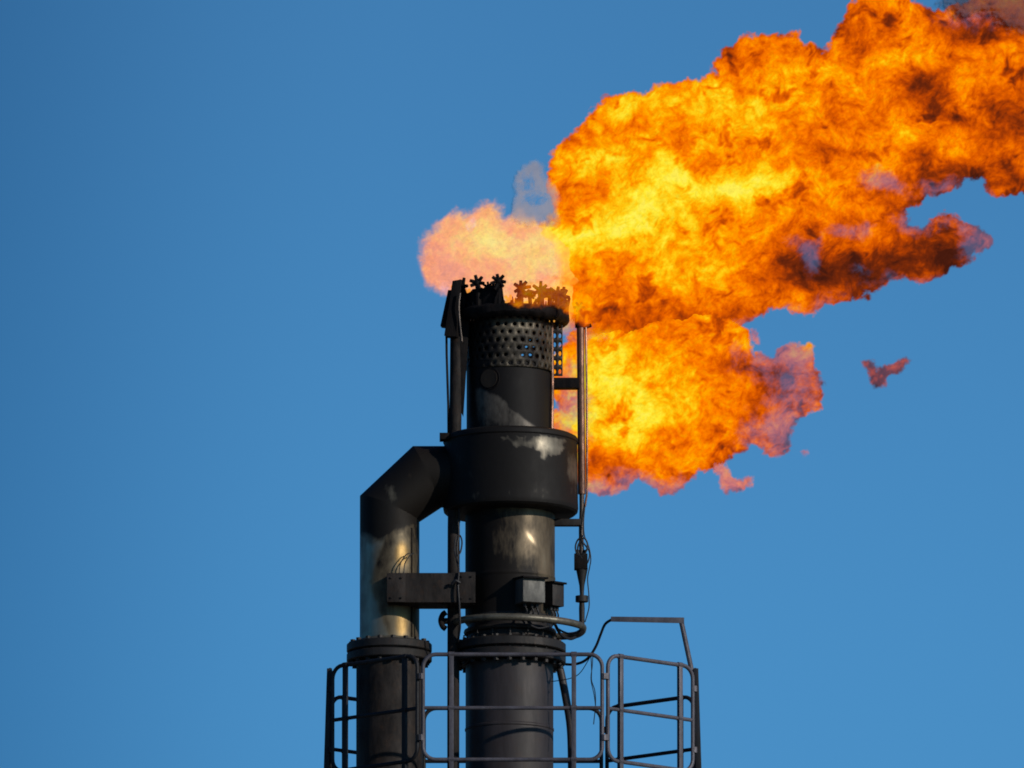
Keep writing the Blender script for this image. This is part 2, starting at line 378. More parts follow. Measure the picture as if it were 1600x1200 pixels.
# drum
bm = bmesh.new()
lathe(bm, SX+1, dense([(64, 676), (98, 682), (104, 685), (105.5, 688), (105.5, 692), (104, 694), (104.5, 740), (105, 782), (105.5, 795), (104.5, 800), (101, 803), (69, 805)], 2.5), seg=144)
dr = mesh_obj('drum', bm, M['shell'], st)
def f(px, py, yd):
    if yd > 0: return 1.0, (1, 1, 1)
    q = py-yd*0-0      # axis-plane height; the front face is seen about 18 px higher
    seen = py+yd*SP
    s = .95+.12*nz(px, py, 26, 2)
    e = 5*nz(px, seen, 12, 21)
    # flake where the soot has peeled off
    pp = [(787,683),(800,680),(850,678),(880,684),(884,700),(872,716),(858,712),(852,722),(845,706),(828,700),(800,698)]
    d = float(sdist(np.array([px+e]), np.array([seen+5*nz(px, seen, 12, 44)]), pp)[0])
    s -= .33*sst(-1, 2, d)*(.75+.5*nz(px, seen, 14, 9))+.34*sst(0, 3, d)*math.exp(-((px-857)/20)**2-((seen-696)/16)**2)
    s -= .12*math.exp(-((px-835)/30)**2-((seen-768)/7)**2)
    s -= .25*sst(878, 895, px)*math.exp(-((seen-735)/35)**2)  # firelight on the right edge, painted as less soot
    return max(.05, s), (1.0, .99, .95)
paint(dr, f)
# upper barrel
bm = bmesh.new()
lathe(bm, SX-2, dense([(66, 572), (67, 576), (66, 580), (66, 684)], 2.5), seg=128)
ub = mesh_obj('upper_barrel', bm, M['shell'], st)
def f(px, py, yd):
    if yd > 0: return 1.0, (1, 1, 1)
    seen = py+yd*SP
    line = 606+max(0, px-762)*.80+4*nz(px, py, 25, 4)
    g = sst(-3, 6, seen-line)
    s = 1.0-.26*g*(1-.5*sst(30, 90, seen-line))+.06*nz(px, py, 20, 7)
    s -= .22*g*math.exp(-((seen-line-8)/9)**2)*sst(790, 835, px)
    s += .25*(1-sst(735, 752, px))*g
    return s, (.97, .96, 1.0)
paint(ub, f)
# perforated shroud (real holes)
hr = random.Random(3)
bm = bmesh.new()
def perforated(cx, rad, py0, py1, rows, cols):
    h = (py1-py0)/rows
    for j in range(rows):
        for i in range(cols):
            a0 = 2*math.pi*(i+(.5 if j % 2 else 0))/cols; w = 2*math.pi/cols
            jr = hr.uniform(.72, 1.12); jx = hr.uniform(-.04, .04); jy = hr.uniform(-.05, .05)
            if hr.random() < .10: jr *= .45
            def P(u, v): 
                a = a0+u*w; return V(cx+rad*math.sin(a), py0+(j+.5+v)*h, -rad*math.cos(a))
            outer = [P(.5*c, .5*s) for c, s in ((1,0),(1,1),(0,1),(-1,1),(-1,0),(-1,-1),(0,-1),(1,-1))]
            inner = [P(jx+jr*.26*math.cos(q*math.pi/4), jy+jr*.27*math.sin(q*math.pi/4)) for q in range(8)]
            vo = [bm.verts.new(p) for p in outer]; vi = [bm.verts.new(p) for p in inner]
            for q in range(8): bm.faces.new((vo[q], vo[(q+1) % 8], vi[(q+1) % 8], vi[q]))
perforated(SX, 67, 500, 584, 7, 32)
bmesh.ops.remove_doubles(bm, verts=bm.verts, dist=1e-4)
ps = mesh_obj('perforated_shroud', bm, M['shell'], st)
so = ps.modifiers.new('thickness', 'SOLIDIFY'); so.thickness = 1.6*U; so.offset = 0
def f(px, py, yd):
    if yd > 0: return .8, (1, .9, .8)
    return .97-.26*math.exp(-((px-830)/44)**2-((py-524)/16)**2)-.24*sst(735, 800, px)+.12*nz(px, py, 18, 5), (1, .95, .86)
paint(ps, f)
bm = bmesh.new()
cw, ch = 8.4, 14.0
for j in range(6):
    for i in range(2):
        cx, cy = 866.5+i*cw, 505+(j+.5)*ch
        outer = [V(cx+cw/2*c, cy+ch/2*s_, -8+i*3*0) for c, s_ in ((1,0),(1,1),(0,1),(-1,1),(-1,0),(-1,-1),(0,-1),(1,-1))]
        inner = [V(cx+2.3*math.cos(q*math.pi/4), cy+3.9*math.sin(q*math.pi/4), -8) for q in range(8)]
        vo = [bm.verts.new(p) for p in outer]; vi = [bm.verts.new(p) for p in inner]
        for q in range(8): bm.faces.new((vo[q], vo[(q+1) % 8], vi[(q+1) % 8], vi[q]))
bmesh.ops.remove_doubles(bm, verts=bm.verts, dist=1e-4)
pp_ = mesh_obj('perforated_side_panel', bm, M['flange'], st)
so = pp_.modifiers.new('thickness', 'SOLIDIFY'); so.thickness = 1.6*U; so.offset = 0
bm = bmesh.new(); lathe(bm, SX, dense([(60, 486), (60, 522)], 3), seg=96)
for sg in (1, -1):
    cols_ = [[bm.verts.new(V(SX+60*math.sin(a), py, -sg*60*math.cos(a))) for py in (522, 550, 590)] for a in [R(-88+(16+88)*k/30) for k in range(31)]]
    for A, B in zip(cols_, cols_[1:]):
        for k in range(2): bm.faces.new((A[k], B[k], B[k+1], A[k+1]))

ib_ = mesh_obj('inner_barrel', bm, M['shell'], st)
def f(px, py, yd):
    if yd > 0: return 1, (1, 1, 1)
    return 1-.75*sst(795, 850, px)*(.6+.5*nz(px, py, 9, 5))*sst(505, 535, py), (1, .97, .9)  # right side lightened: light seen through the holes put into the colour
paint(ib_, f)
# rim and torn crown
bm = bmesh.new()
rng = random.Random(7)
seg = 120
def crown(a):
    x = SX+84*math.sin(a)
    if math.cos(a) > -.15:
        if x < 784: t = (466 if x < 735 else 462-(3 if 758 < x < 784 else 0))
        elif x < 803: t = 494
        else: t = 492+min(16, (x-800)*.22)
    else: t = 482
    return t+1.2*rng.uniform(-1, 1)
lo = []; hi = []; li = []; hi_ = []
for k in range(seg):
    a = 2*math.pi*k/seg-math.pi
    t = crown(a)
    for L_, r, py in ((lo, 83, 505), (hi, 83, t), (hi_, 78, t), (li, 78, 505)):
        L_.append(bm.verts.new(V(SX+r*math.sin(a), py, -r*math.cos(a))))
for A, B in ((lo, hi), (hi, hi_), (hi_, li), (li, lo)):
    for k in range(seg):
        k2 = (k+1) % seg; bm.faces.new((A[k], A[k2], B[k2], B[k]))
bmesh.ops.recalc_face_normals(bm, faces=bm.faces)
rm = mesh_obj('crown', bm, M['char'], st, sharp=50)
bm = bmesh.new()
rings = lathe(bm, SX+1, [(82, 488), (88, 489), (92, 493), (92, 501), (89, 505), (83, 508)], seg=96)
for v in bm.verts:
    n_ = nz(v.co.x/U, v.co.y/U+v.co.z/U, 14, 3); v.co.x += .8*U*n_; v.co.z += 2.5*U*n_
mesh_obj('rim', bm, M['char'], st)
# steam nozzles: stems with finger heads round the rim
def nozzle(ang, rad, top, size):
    bm = bmesh.new()
    x, y = SX+rad*math.sin(ang), -rad*math.cos(ang)
    lx, ly = rng.uniform(-2, 2), rng.uniform(-3, 3)
    tube(bm, [V(x, 500, y), V(x+lx*.5, top+12, y), V(x+lx, top+2, y+ly)], rng.uniform(3.2, 4.2)*U*size, 8)
    c = V(x+lx, top, y+ly)
    bmesh.ops.create_uvsphere(bm, u_segments=10, v_segments=8, radius=4.8*U*size, matrix=Matrix.Translation(c))
    tang = Vector((math.cos(ang)*.9+.15, math.sin(ang)*.5, 0)).normalized(); rad_ = Vector((math.sin(ang), -math.cos(ang), 0))
    nf = 7
    for q in range(nf):
        t = 2*math.pi*q/nf+rng.uniform(-.18, .18)
        d = (tang*math.cos(t)+Vector((0, 0, 1))*math.sin(t)+rad_*.25).normalized()
        if math.sin(t) < -.93: continue
        ln = (12.5+rng.uniform(-2.5, 1.5))*U*size
        tube(bm, [c+d*2*U, c+d*ln*.7, c+d*ln], 2.7*U*size, 6, taper=(1.1, .85))
    mesh_obj('steam_nozzle', bm, M['char'], st)
for k in range(15):
    a = R(-12+24*k)
    x = SX+84*math.sin(a); front = math.cos(a) > 0
    nozzle(a, 84, (455 if x < 790 else (466 if front else 458))+rng.uniform(-2, 2), 1.15 if front else 1.0)
for a, tp_, sz in ((24, 474, .8), (50, 470, .95), (68, 478, .8), (-24, 462, .8), (80, 472, .9)): nozzle(R(a), 80, tp_, sz)
# burnt scale and brackets between the stems
bm = bmesh.new()
for k in range(46):
    a = R(rng.uniform(-100, 110)); x, y = SX+rng.uniform(78, 88)*math.sin(a), -rng.uniform(76, 86)*math.cos(a)
    hgt = rng.uniform(8, 30) if (x < 786 or x > 812) else rng.uniform(5, 22)
    p0 = V(x, 496, y); p1 = V(x+rng.uniform(-7, 7), 496-hgt, y+rng.uniform(-4, 4))
    tube(bm, [p0, (p0+p1)/2+Vector((rng.uniform(-2, 2)*U, 0, 0)), p1], rng.uniform(1.5, 4.5)*U, 5, taper=(1.2, .5))
mesh_obj('burnt_scale', bm, M['char'], st)['kind'] = 'stuff'
bm = bmesh.new()
tube(bm, smooth_path([V(812, 500, -83), V(808, 486, -84), V(816, 478, -84), V(826, 470, -80), V(838, 472, -78)]), 3*U, 8)
tube(bm, smooth_path([V(838, 498, -74), V(846, 480, -72), V(856, 472, -66), V(862, 478, -60)]), 2.6*U, 8)
tube(bm, smooth_path([V(868, 506, -56), V(872, 490, -54), V(880, 486, -44), V(884, 494, -36)]), 2.6*U, 8)
mesh_obj('bent_nozzle_pipes', bm, M['char'], st)
# inspection cover, side strip
a = R(-29); nrm = Vector((math.sin(a), -math.cos(a), 0))
bm = bmesh.new(); c = V(SX+66*math.sin(a), 602, -66*math.cos(a)); tube(bm, [c-nrm*2*U, c+nrm*3*U], 14.5*U, 28)
cv = mesh_obj('port_cover', bm, M['rust'], st)
bm = bmesh.new(); tube(bm, [c-nrm*1*U, c+nrm*1.6*U], 18*U, 28); mesh_obj('cover_frame', bm, M['char'], st)
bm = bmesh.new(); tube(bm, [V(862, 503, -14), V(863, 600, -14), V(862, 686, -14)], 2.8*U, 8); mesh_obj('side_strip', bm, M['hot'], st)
# brackets that hold the pilot line
bm = bmesh.new(); box(bm, 858, 905, 592, 608, -12, 8, .003); mesh_obj('bracket', bm, M['char'], st)
bm = bmesh.new(); box(bm, 862, 908, 812, 822, -10, 6, .003); mesh_obj('bracket', bm, M['flange'], st)

# ================================================================== steam line on the left
rs = thing('steam_duct', 'fat heat stained duct left of the stack, its mitred elbow running into the drum', 'duct', (PX(609), 0, 0))
RY = 46
def ell(cx, py, hx, hz, seg=96):
    return [V(cx+hx*math.sin(t), py+hz*math.sin(t), -RY*math.cos(t)) for t in [2*math.pi*k/seg for k in range(seg)]]
bm = bmesh.new()
stations = []
for py in np.arange(1004, 818, -3.0): stations.append((609, float(py), 46, 0))
# vertical meets mitre one
J1 = (609, 795, 46, 20*46/46.0)
out_rings = []
def ringv(c, half): 
    return [bm.verts.new(V(c[0]+half[0]*math.sin(2*math.pi*k/96), c[1]+half[1]*math.sin(2*math.pi*k/96), -RY*math.cos(2*math.pi*k/96))) for k in range(96)]
keys = [((609, 1004), (46.5, 0)), ((609, 830), (46.5, 0)), ((609, 795), (46.5, 20.0)), ((667.5, 745), (22.5, 47.5)), ((740, 745), (0, 47.5))]
seq = []
for (c0, h0), (c1, h1) in zip(keys, keys[1:]):
    n = max(1, int(math.hypot(c1[0]-c0[0], c1[1]-c0[1])/3))
    for k in range(n): 
        t = k/n; seq.append(((c0[0]+(c1[0]-c0[0])*t, c0[1]+(c1[1]-c0[1])*t), (h0[0]+(h1[0]-h0[0])*t, h0[1]+(h1[1]-h0[1])*t)))
seq.append(keys[-1])
rg = [ringv(c, h) for c, h in seq]
for A, B in zip(rg, rg[1:]):
    for k in range(96): bm.faces.new((A[k], A[(k+1) % 96], B[(k+1) % 96], B[k]))
bmesh.ops.recalc_face_normals(bm, faces=bm.faces)
du = mesh_obj('elbow_duct', bm, M['shell'], rs, sharp=12)
def f(px, py, yd):
    if yd > 0: return .8, (.9, 1, 1)
    seen = py+yd*SP
    w = 7*nz(px, seen, 24, 4)
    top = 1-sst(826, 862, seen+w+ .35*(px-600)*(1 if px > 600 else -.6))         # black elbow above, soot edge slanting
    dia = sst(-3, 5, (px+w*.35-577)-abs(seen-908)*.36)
    s = .42+.10*nz(px, seen, 20, 9)-.38*math.exp(-((px-580)/11)**2)  # bare silver metal, its sky reflection painted in as a brighter strip
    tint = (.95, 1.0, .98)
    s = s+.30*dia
    gold_glint = math.exp(-((px-628)/12)**2)*(math.exp(-((seen-866)/22)**2)+.8*math.exp(-((seen-975)/24)**2))  # golden sun highlights, painted into soot and tint
    s -= .31*gold_glint
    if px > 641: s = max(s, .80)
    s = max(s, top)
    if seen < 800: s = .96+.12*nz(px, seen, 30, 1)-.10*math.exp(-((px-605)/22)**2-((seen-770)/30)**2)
    g = min(1, gold_glint*1.6)
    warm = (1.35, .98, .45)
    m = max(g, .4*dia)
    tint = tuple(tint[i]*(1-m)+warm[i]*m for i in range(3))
    return max(.05, min(1.1, s)), tint
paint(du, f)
bm = bmesh.new()
tube(bm, [V(643.5, 1002, -31), V(643.5, 830, -31)], 1.5*U, 6); mesh_obj('seam', bm, M['char'], rs)
bm = bmesh.new()
for (a, b_) in ((1006, 1019), (1021, 1034)):
    lathe(bm, 608.5, [(48, a), (65, a), (66.5, a+1.5), (66.5, b_-1.5), (65, b_), (48, b_)], seg=80)
lathe(bm, 608.5, [(60, 1018), (60, 1022)], seg=48)
fl = mesh_obj('flange', bm, M['flange'], rs)
bm = bmesh.new(); bolts(bm, 608.5, 1002, 1039, 59, 18, 4.4, phase=.3); mesh_obj('flange_bolts', bm, M['flange'], fl)
bm = bmesh.new(); lathe(bm, 608.5, [(47, 1000), (49, 1002), (52, 1006)], seg=64); mesh_obj('collar', bm, M['ringp'], rs)
bm = bmesh.new(); lathe(bm, 609, dense([(52, 1034), (52, 1300)], 30)+[(52, 3000), (52, PYG)], seg=80); mesh_obj('lower_pipe', bm, M['soot'], rs)
# bent wires lying on the duct
bm = bmesh.new()
for q in (0, 7):
    tube(bm, smooth_path([V(624+q, 908, -56), V(626+q, 890, -55), V(634+q, 876, -50), V(640+q, 872, -46)]), .9*U, 6)
mesh_obj('wire', bm, M['rubber'], rs)

# ---- clamp beam joining duct and stack
cb = thing('clamp_beam', 'square dark steel beam clamping the duct to the stack', 'beam', V(660, 930, 0))
bm = bmesh.new(); box(bm, 607, 741, 907, 953, -72, -10, .006); mesh_obj('beam', bm, M['soot'], cb)
bm = bmesh.new(); box(bm, 605, 634, 908, 953, -74.5, -60, .004); box(bm, 716, 743, 906, 954, -74.5, -66, .004); mesh_obj('end_plate', bm, M['soot'], cb)
bm = bmesh.new()
for (x, y) in ((612, 915), (612, 946), (628, 915), (628, 946), (722, 913), (737, 913), (722, 947), (737, 947)):
    tube(bm, [V(x, y, -73), V(x, y, -77)], 1.6*U, 6)
mesh_obj('plate_bolts', bm, M['soot'], cb)
# ---- steam riser between them
sr = thing('riser_pipe', 'long straight dark pipe running up between the duct and the stack', 'pipe', (PX(708), 0, 0))
bm = bmesh.new(); tube(bm, [V(708.5, PYG, -30), V(708.5, 3000, -30), V(708.5, 1100, -30), V(709, 830, -30), V(712, 640, -32), V(713, 520, -34)], 9.5*U, 20); mesh_obj('pipe', bm, M['soot'], sr)
bm = bmesh.new(); tube(bm, [V(702, 975, -30), V(692, 975, -30)], 5*U, 10)
tube(bm, smooth_path([V(697, 962, -34), V(692, 966, -34), V(689, 975, -34), V(692, 984, -34), V(697, 988, -34)]), 4.5*U, 10)
mesh_obj('valve', bm, M['char'], sr)
bm = bmesh.new(); tube(bm, [V(697.5, 520, -36), V(698, 560, -36), V(700.5, 640, -34), V(701, 705, -30)], 1.9*U, 8); mesh_obj('thin_line', bm, M['soot'], sr)
bm = bmesh.new()
hexa(bm, [V(694, 535, -60), V(712, 537, -62), V(722, 534, -22), V(700, 532, -20), V(707, 449, -58), V(721, 447, -60), V(727, 447, -24), V(709, 448, -22)], .004)
hexa(bm, [V(688, 518, -50), V(700, 520, -52), V(702, 518, -22), V(690, 516, -20), V(700, 462, -50), V(712, 462, -52), V(712, 462, -24), V(702, 462, -22)], .003)
sh = mesh_obj('pilot_shield', bm, M['char'], sr)
bm = bmesh.new(); tube(bm, smooth_path([V(719, 470, -66), V(717, 490, -67), V(719, 520, -66), V(722, 545, -64)]), 1.5*U, 6); mesh_obj('ignition_rod', bm, M['pipe'], sh)
bm = bmesh.new(); box(bm, 687, 702, 684, 694, -46, -20, .003); mesh_obj('clip', bm, M['char'], sr)
bm = bmesh.new(); hexa(bm, [V(718, 642, -36), V(724, 655, -34), V(724, 655, -18), V(718, 642, -20), V(712, 500, -44), V(734, 500, -42), V(734, 500, -18), V(712, 500, -20)], .003)
hexa(bm, [V(714, 700, -36), V(720, 700, -34), V(720, 700, -20), V(714, 700, -20), V(714, 640, -36), V(719, 640, -34), V(719, 640, -20), V(714, 640, -20)], .002)
mesh_obj('heat_shield', bm, M['char'], sr)
# ---- conduit with loops just right of the riser
cd = thing('looped_cable', 'thin black cable with loops hanging beside the riser pipe above the clamp beam', 'cable', V(717, 950, -76))
bm = bmesh.new()
tube(bm, smooth_path([V(716, 822, -58), V(717, 845, -58), V(714, 868, -62), V(717, 900, -72), V(716, 930, -79), V(718, 960, -79), V(719, 990, -78), V(716, 1012, -60)]), 1.7*U, 8)
tube(bm, smooth_path([V(717, 893, -72), V(711, 875, -66), V(712, 852, -60), V(718, 846, -58), V(722, 856, -60), V(720, 872, -64), V(714, 884, -68), V(716, 898, -72)]), 1.3*U, 8)
tube(bm, smooth_path([V(706, 926, -79), V(712, 921, -82), V(719, 924, -80)]), 2.4*U, 8)
mesh_obj('cable', bm, M['rubber'], cd)
bm = bmesh.new(); tube(bm, [V(717.5, 690, -40), V(717.5, 826, -58)], 1.9*U, 8); mesh_obj('conduit', bm, M['soot'], cd)

# ================================================================== pilot line on the right
pl = thing('pilot_gas_line', 'slim brown pilot burner pipe standing right of the drum in front of the flames', 'pilot burner pipe', V(908, 972, 0))
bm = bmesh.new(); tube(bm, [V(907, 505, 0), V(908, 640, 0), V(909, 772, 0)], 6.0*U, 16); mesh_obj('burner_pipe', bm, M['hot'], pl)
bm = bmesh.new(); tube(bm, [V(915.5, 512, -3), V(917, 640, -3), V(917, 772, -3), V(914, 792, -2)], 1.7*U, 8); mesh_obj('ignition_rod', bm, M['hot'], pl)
bm = bmesh.new()
tube(bm, [V(906, 512, 0), V(906, 492, 0)], 7.5*U, 12)
for q in range(6):
    t = 2*math.pi*q/6; c = V(905, 480, 0); d = Vector((math.cos(t), .2, math.sin(t)))
    tube(bm, [c, c+d*9*U], 2.2*U, 6)
tube(bm, [V(906, 494, 0), V(905, 478, 0)], 3*U, 8); tube(bm, [V(912, 512, 0), V(924, 508, 0)], 3*U, 8)
mesh_obj('burner_head', bm, M['char'], pl)
bm = bmesh.new(); tube(bm, smooth_path([V(909, 770, 0), V(909, 800, 0), V(908, 830, 0), V(909, 872, -2)]), 3.8*U, 12); mesh_obj('feed_pipe', bm, M['pipe'], pl)
bm = bmesh.new(); box(bm, 897, 918, 866, 890, -10, 8, .006); tube(bm, [V(899, 862, -2), V(916, 862, -2)], 3*U, 8); mesh_obj('mixer_box', bm, M['char'], pl)
bm = bmesh.new(); lathe(bm, 909, [(0, 888), (9.5, 888), (8.5, 893), (4, 915), (3.3, 927), (3.3, 931), (10, 931), (10, 940), (4, 941), (4.6, 950), (4.2, 975), (0, 976)], seg=20)
mesh_obj('venturi', bm, M['flange'], pl)
lp = thing('tangled_cable', 'tangled thin black cable looping round the pilot pipe right of the stack', 'cable', V(909, 960, 0))
bm = bmesh.new()
tube(bm, smooth_path([V(914, 790, -4), V(912, 815, -6), V(913, 838, -8), V(920, 856, -8), V(923, 874, -8), V(921, 888, -6), V(918, 905, -5), V(920, 930, -4), V(920, 950, -3), V(914, 972, -3)]), 1.0*U, 6)
tube(bm, smooth_path([V(911, 838, -8), V(902, 846, -8), V(899, 858, -8), V(904, 870, -9), V(914, 866, -9), V(918, 852, -9), V(912, 842, -9), V(904, 852, -10), V(903, 864, -9), V(909, 874, -9)]), 1.5*U, 6)
tube(bm, smooth_path([V(906, 840, 6), V(914, 850, 7), V(921, 862, 6), V(918, 878, 5), V(908, 884, 4)]), 1.3*U, 6)
mesh_obj('cable', bm, M['rubber'], lp)

# ---- ring pipe round the neck
rp = thing('ring_pipe', 'pale curved ring pipe wrapped round the neck of the stack', 'pipe', V(797, 980, 0))
bm = bmesh.new()
pts = []
for k in range(0, 41):
    a = R(-88+k*(88+92)/40)
    pts.append(V(SX+2+ (94+18*max(0, math.sin(a))**1)*math.sin(a), 979+2*math.sin(a), -92*math.cos(a)))
pts += smooth_path([pts[-1], V(909, 982, 26), V(900, 984, 44), V(884, 984, 56), V(862, 984, 62)], 5)[1:]
tube(bm, pts, 5.6*U, 14); mesh_obj('pipe', bm, M['ringp'], rp)
for pts_, r_ in (([V(868, 985, -30), V(880, 990, -20), V(893, 992, -10), V(903, 988, -4), V(909, 980, 0)], 1.6), ([V(866, 980, -42), V(876, 996, -30), V(890, 1000, -15), V(899, 996, -5)], 2.4), ([V(820, 975, -80), V(828, 988, -78), V(842, 994, -76), V(858, 990, -70)], 1.6)):
    bm = bmesh.new(); tube(bm, smooth_path(pts_), r_*U, 8); mesh_obj('hose', bm, M['rubber'], rp)
# ---- junction boxes
def jbox(label, x0, x1, y0, y1, ang, lid, rot=None, dep=30, mk='box'):
    t = thing('junction_box', label, 'junction box', V((x0+x1)/2, y1, -80), 'junction boxes on the stack')
    n = Vector((math.sin(ang), -math.cos(ang), 0)); s = Vector((math.cos(ang), math.sin(ang), 0))
    c = V(SX+70*math.sin(ang), (y0+y1)/2, -70*math.cos(ang)); w = (x1-x0)*U/2; h = (y1-y0)*U/2/CP; d = dep*U
    if rot is not None: n = Vector((math.sin(rot), -math.cos(rot), 0)); s = Vector((math.cos(rot), math.sin(rot), 0))
    z = Vector((0, 0, 1))
    bm = bmesh.new(); hexa(bm, [c-s*w-z*h-n*4*U, c+s*w-z*h-n*4*U, c+s*w-z*h+n*d, c-s*w-z*h+n*d, c-s*w+z*h-n*4*U, c+s*w+z*h-n*4*U, c+s*w+z*h+n*d, c-s*w+z*h+n*d], .006)
    mesh_obj('case', bm, M[mk], t)
    w2, d2 = w*lid, d*1.25; t1, t2 = h+1*U, h+4.0*U
    bm = bmesh.new(); hexa(bm, [c-s*w2+z*t1-n*6*U, c+s*w2+z*t1-n*6*U, c+s*w2+z*(t1-3*U)+n*d2, c-s*w2+z*(t1-3*U)+n*d2, c-s*w2+z*t2-n*6*U, c+s*w2+z*t2-n*6*U, c+s*w2+z*(t2-3*U)+n*d2, c-s*w2+z*(t2-3*U)+n*d2], .003)
    mesh_obj('rain_hood', bm, M['char'], t)
    bm = bmesh.new()
    for q in (-.5, .1, .55):
        p = c+s*w*q-z*h+n*d*.5
        tube(bm, [p+z*1*U, p-z*6*U], 3.2*U, 8); tube(bm, smooth_path([p-z*5*U, p-z*14*U+s*3*U, p-z*24*U-n*10*U+s*q*10*U]), 1.5*U, 6)
    mesh_obj('cable_gland', bm, M['rubber'], t)
    return t
jbox('larger pale grey junction box with a rain hood on the front of the stack', 811, 848, 918, 956, R(22), 1.15)
jbox('smaller dark junction box with a rain hood on the right edge of the stack', 860, 884, 919, 955, R(60), 1.1, R(42), 22, 'flange')

# ---- strut leg between stack and front rail
sl = thing('leaning_strut', 'bent round strut leaning beside the lower pipe inside the railing', 'strut', V(893, 1262, 20))
bm = bmesh.new(); tube(bm, smooth_path([V(873, 1040, 20), V(876, 1046, 20), V(884, 1086, 20), V(891, 1131, 20), V(893, 1186, 20), V(893, 1262, 20)], 5), 6.2*U, 14); mesh_obj('strut', bm, M['lower'], sl)

# ================================================================== platform and its guard rails
CX = 801.0
HW, HD, FH, SH = 284, 250, 144, 132
P8 = [(-FH, -HD), (FH, -HD), (HW, -SH), (HW+3, SH), (FH, HD), (-FH, HD), (-HW-3, SH), (-HW, -SH)]
TOPR, MIDR, BOTR, DECK = 1064, 1147, 1227, 1262
pf = thing('service_platform', 'octagonal steel service platform fixed round both pipes below the railing', 'platform', V(CX, 1300, 0))
bm = bmesh.new()
o8 = [(x*1.03, y*1.03) for x, y in P8]
bt = [bm.verts.new(V(CX+x, DECK+6, y)) for x, y in o8]; tp = [bm.verts.new(V(CX+x, DECK, y)) for x, y in o8]
# deck with a square opening for the pipes
inn = [(-250, -70), (80, -70), (80, 80), (-250, 80)]
ib = [bm.verts.new(V(SX+x, DECK+6, y)) for x, y in inn]; it = [bm.verts.new(V(SX+x, DECK, y)) for x, y in inn]
def ringfill(o, i, flip):
    idx = [[0, 1, 1, 0], ]
    quads = [(o[0], o[1], i[1], i[0]), (o[1], o[2], i[1]), (o[2], o[3], i[2], i[1]), (o[3], o[4], i[2]), (o[4], o[5], i[3], i[2]), (o[5], o[6], i[3]), (o[6], o[7], i[0], i[3]), (o[7], o[0], i[0])]
    for q in quads: bm.faces.new(q if not flip else q[::-1])
ringfill(tp, it, False); ringfill(bt, ib, True)
for A, B in ((bt, tp), (it, ib)):
    n = len(A)
    for k in range(n): bm.faces.new((A[k], A[(k+1) % n], B[(k+1) % n], B[k]))
bmesh.ops.recalc_face_normals(bm, faces=bm.faces)
mesh_obj('deck', bm, M['rail'], pf, smooth=False)
bm = bmesh.new()
for k in range(8):
    (x0, y0), (x1, y1) = o8[k], o8[(k+1) % 8]
    hexa(bm, [V(CX+x0, DECK+20, y0), V(CX+x1, DECK+20, y1), V(CX+x1*.985, DECK+20, y1*.985), V(CX+x0*.985, DECK+20, y0*.985), V(CX+x0, DECK-14, y0), V(CX+x1, DECK-14, y1), V(CX+x1*.985, DECK-14, y1*.985), V(CX+x0*.985, DECK-14, y0*.985)])
mesh_obj('kick_plate', bm, M['rail'], pf, smooth=False)
bm = bmesh.new()
for sx in (-1, 1):
    for y in (-150, 150): tube(bm, [V(SX+sx*66, DECK+260, y*.25), V(CX+sx*260, DECK+10, y)], 7*U, 10)
mesh_obj('support_brace', bm, M['rail'], pf)
names = ['front rail panel crossing before both the stack and the duct', 'front right rail panel under the bent arm', 'right side rail panel seen edge on', 'back right rail panel seen through the front right one',
         'back rail panel behind the stack', 'back left rail panel partly hidden by the duct', 'left side rail panel seen edge on', 'front left rail panel partly hidden by the duct']
def frame_pts(A, B, r=13, gap=5):
    """rounded rectangle through plan points A->B"""
    A = Vector((A[0], A[1])); B = Vector((B[0], B[1])); d = (B-A); ln = d.length; d /= ln
    L0, L1 = gap, ln-gap
    def Q(u, py): p = A+d*u; return V(CX+p.x, py, p.y)
    pts = []; r2 = r*1.5
    corners = [(L0+r2, TOPR, L0, TOPR+r2, 90), ]
    def arc(cu, cp, a0, a1):
        for k in range(7):
            t = R(a0+(a1-a0)*k/6); pts.append(Q(cu+r2*math.cos(t), cp-r2*math.sin(t)))
    arc(L1-r2, TOPR+r2, 90, 0); arc(L1-r2, BOTR-r2, 0, -90); arc(L0+r2, BOTR-r2, -90, -180); arc(L0+r2, TOPR+r2, 180, 90)
    pts.append(pts[0])
    return pts, Q, ln
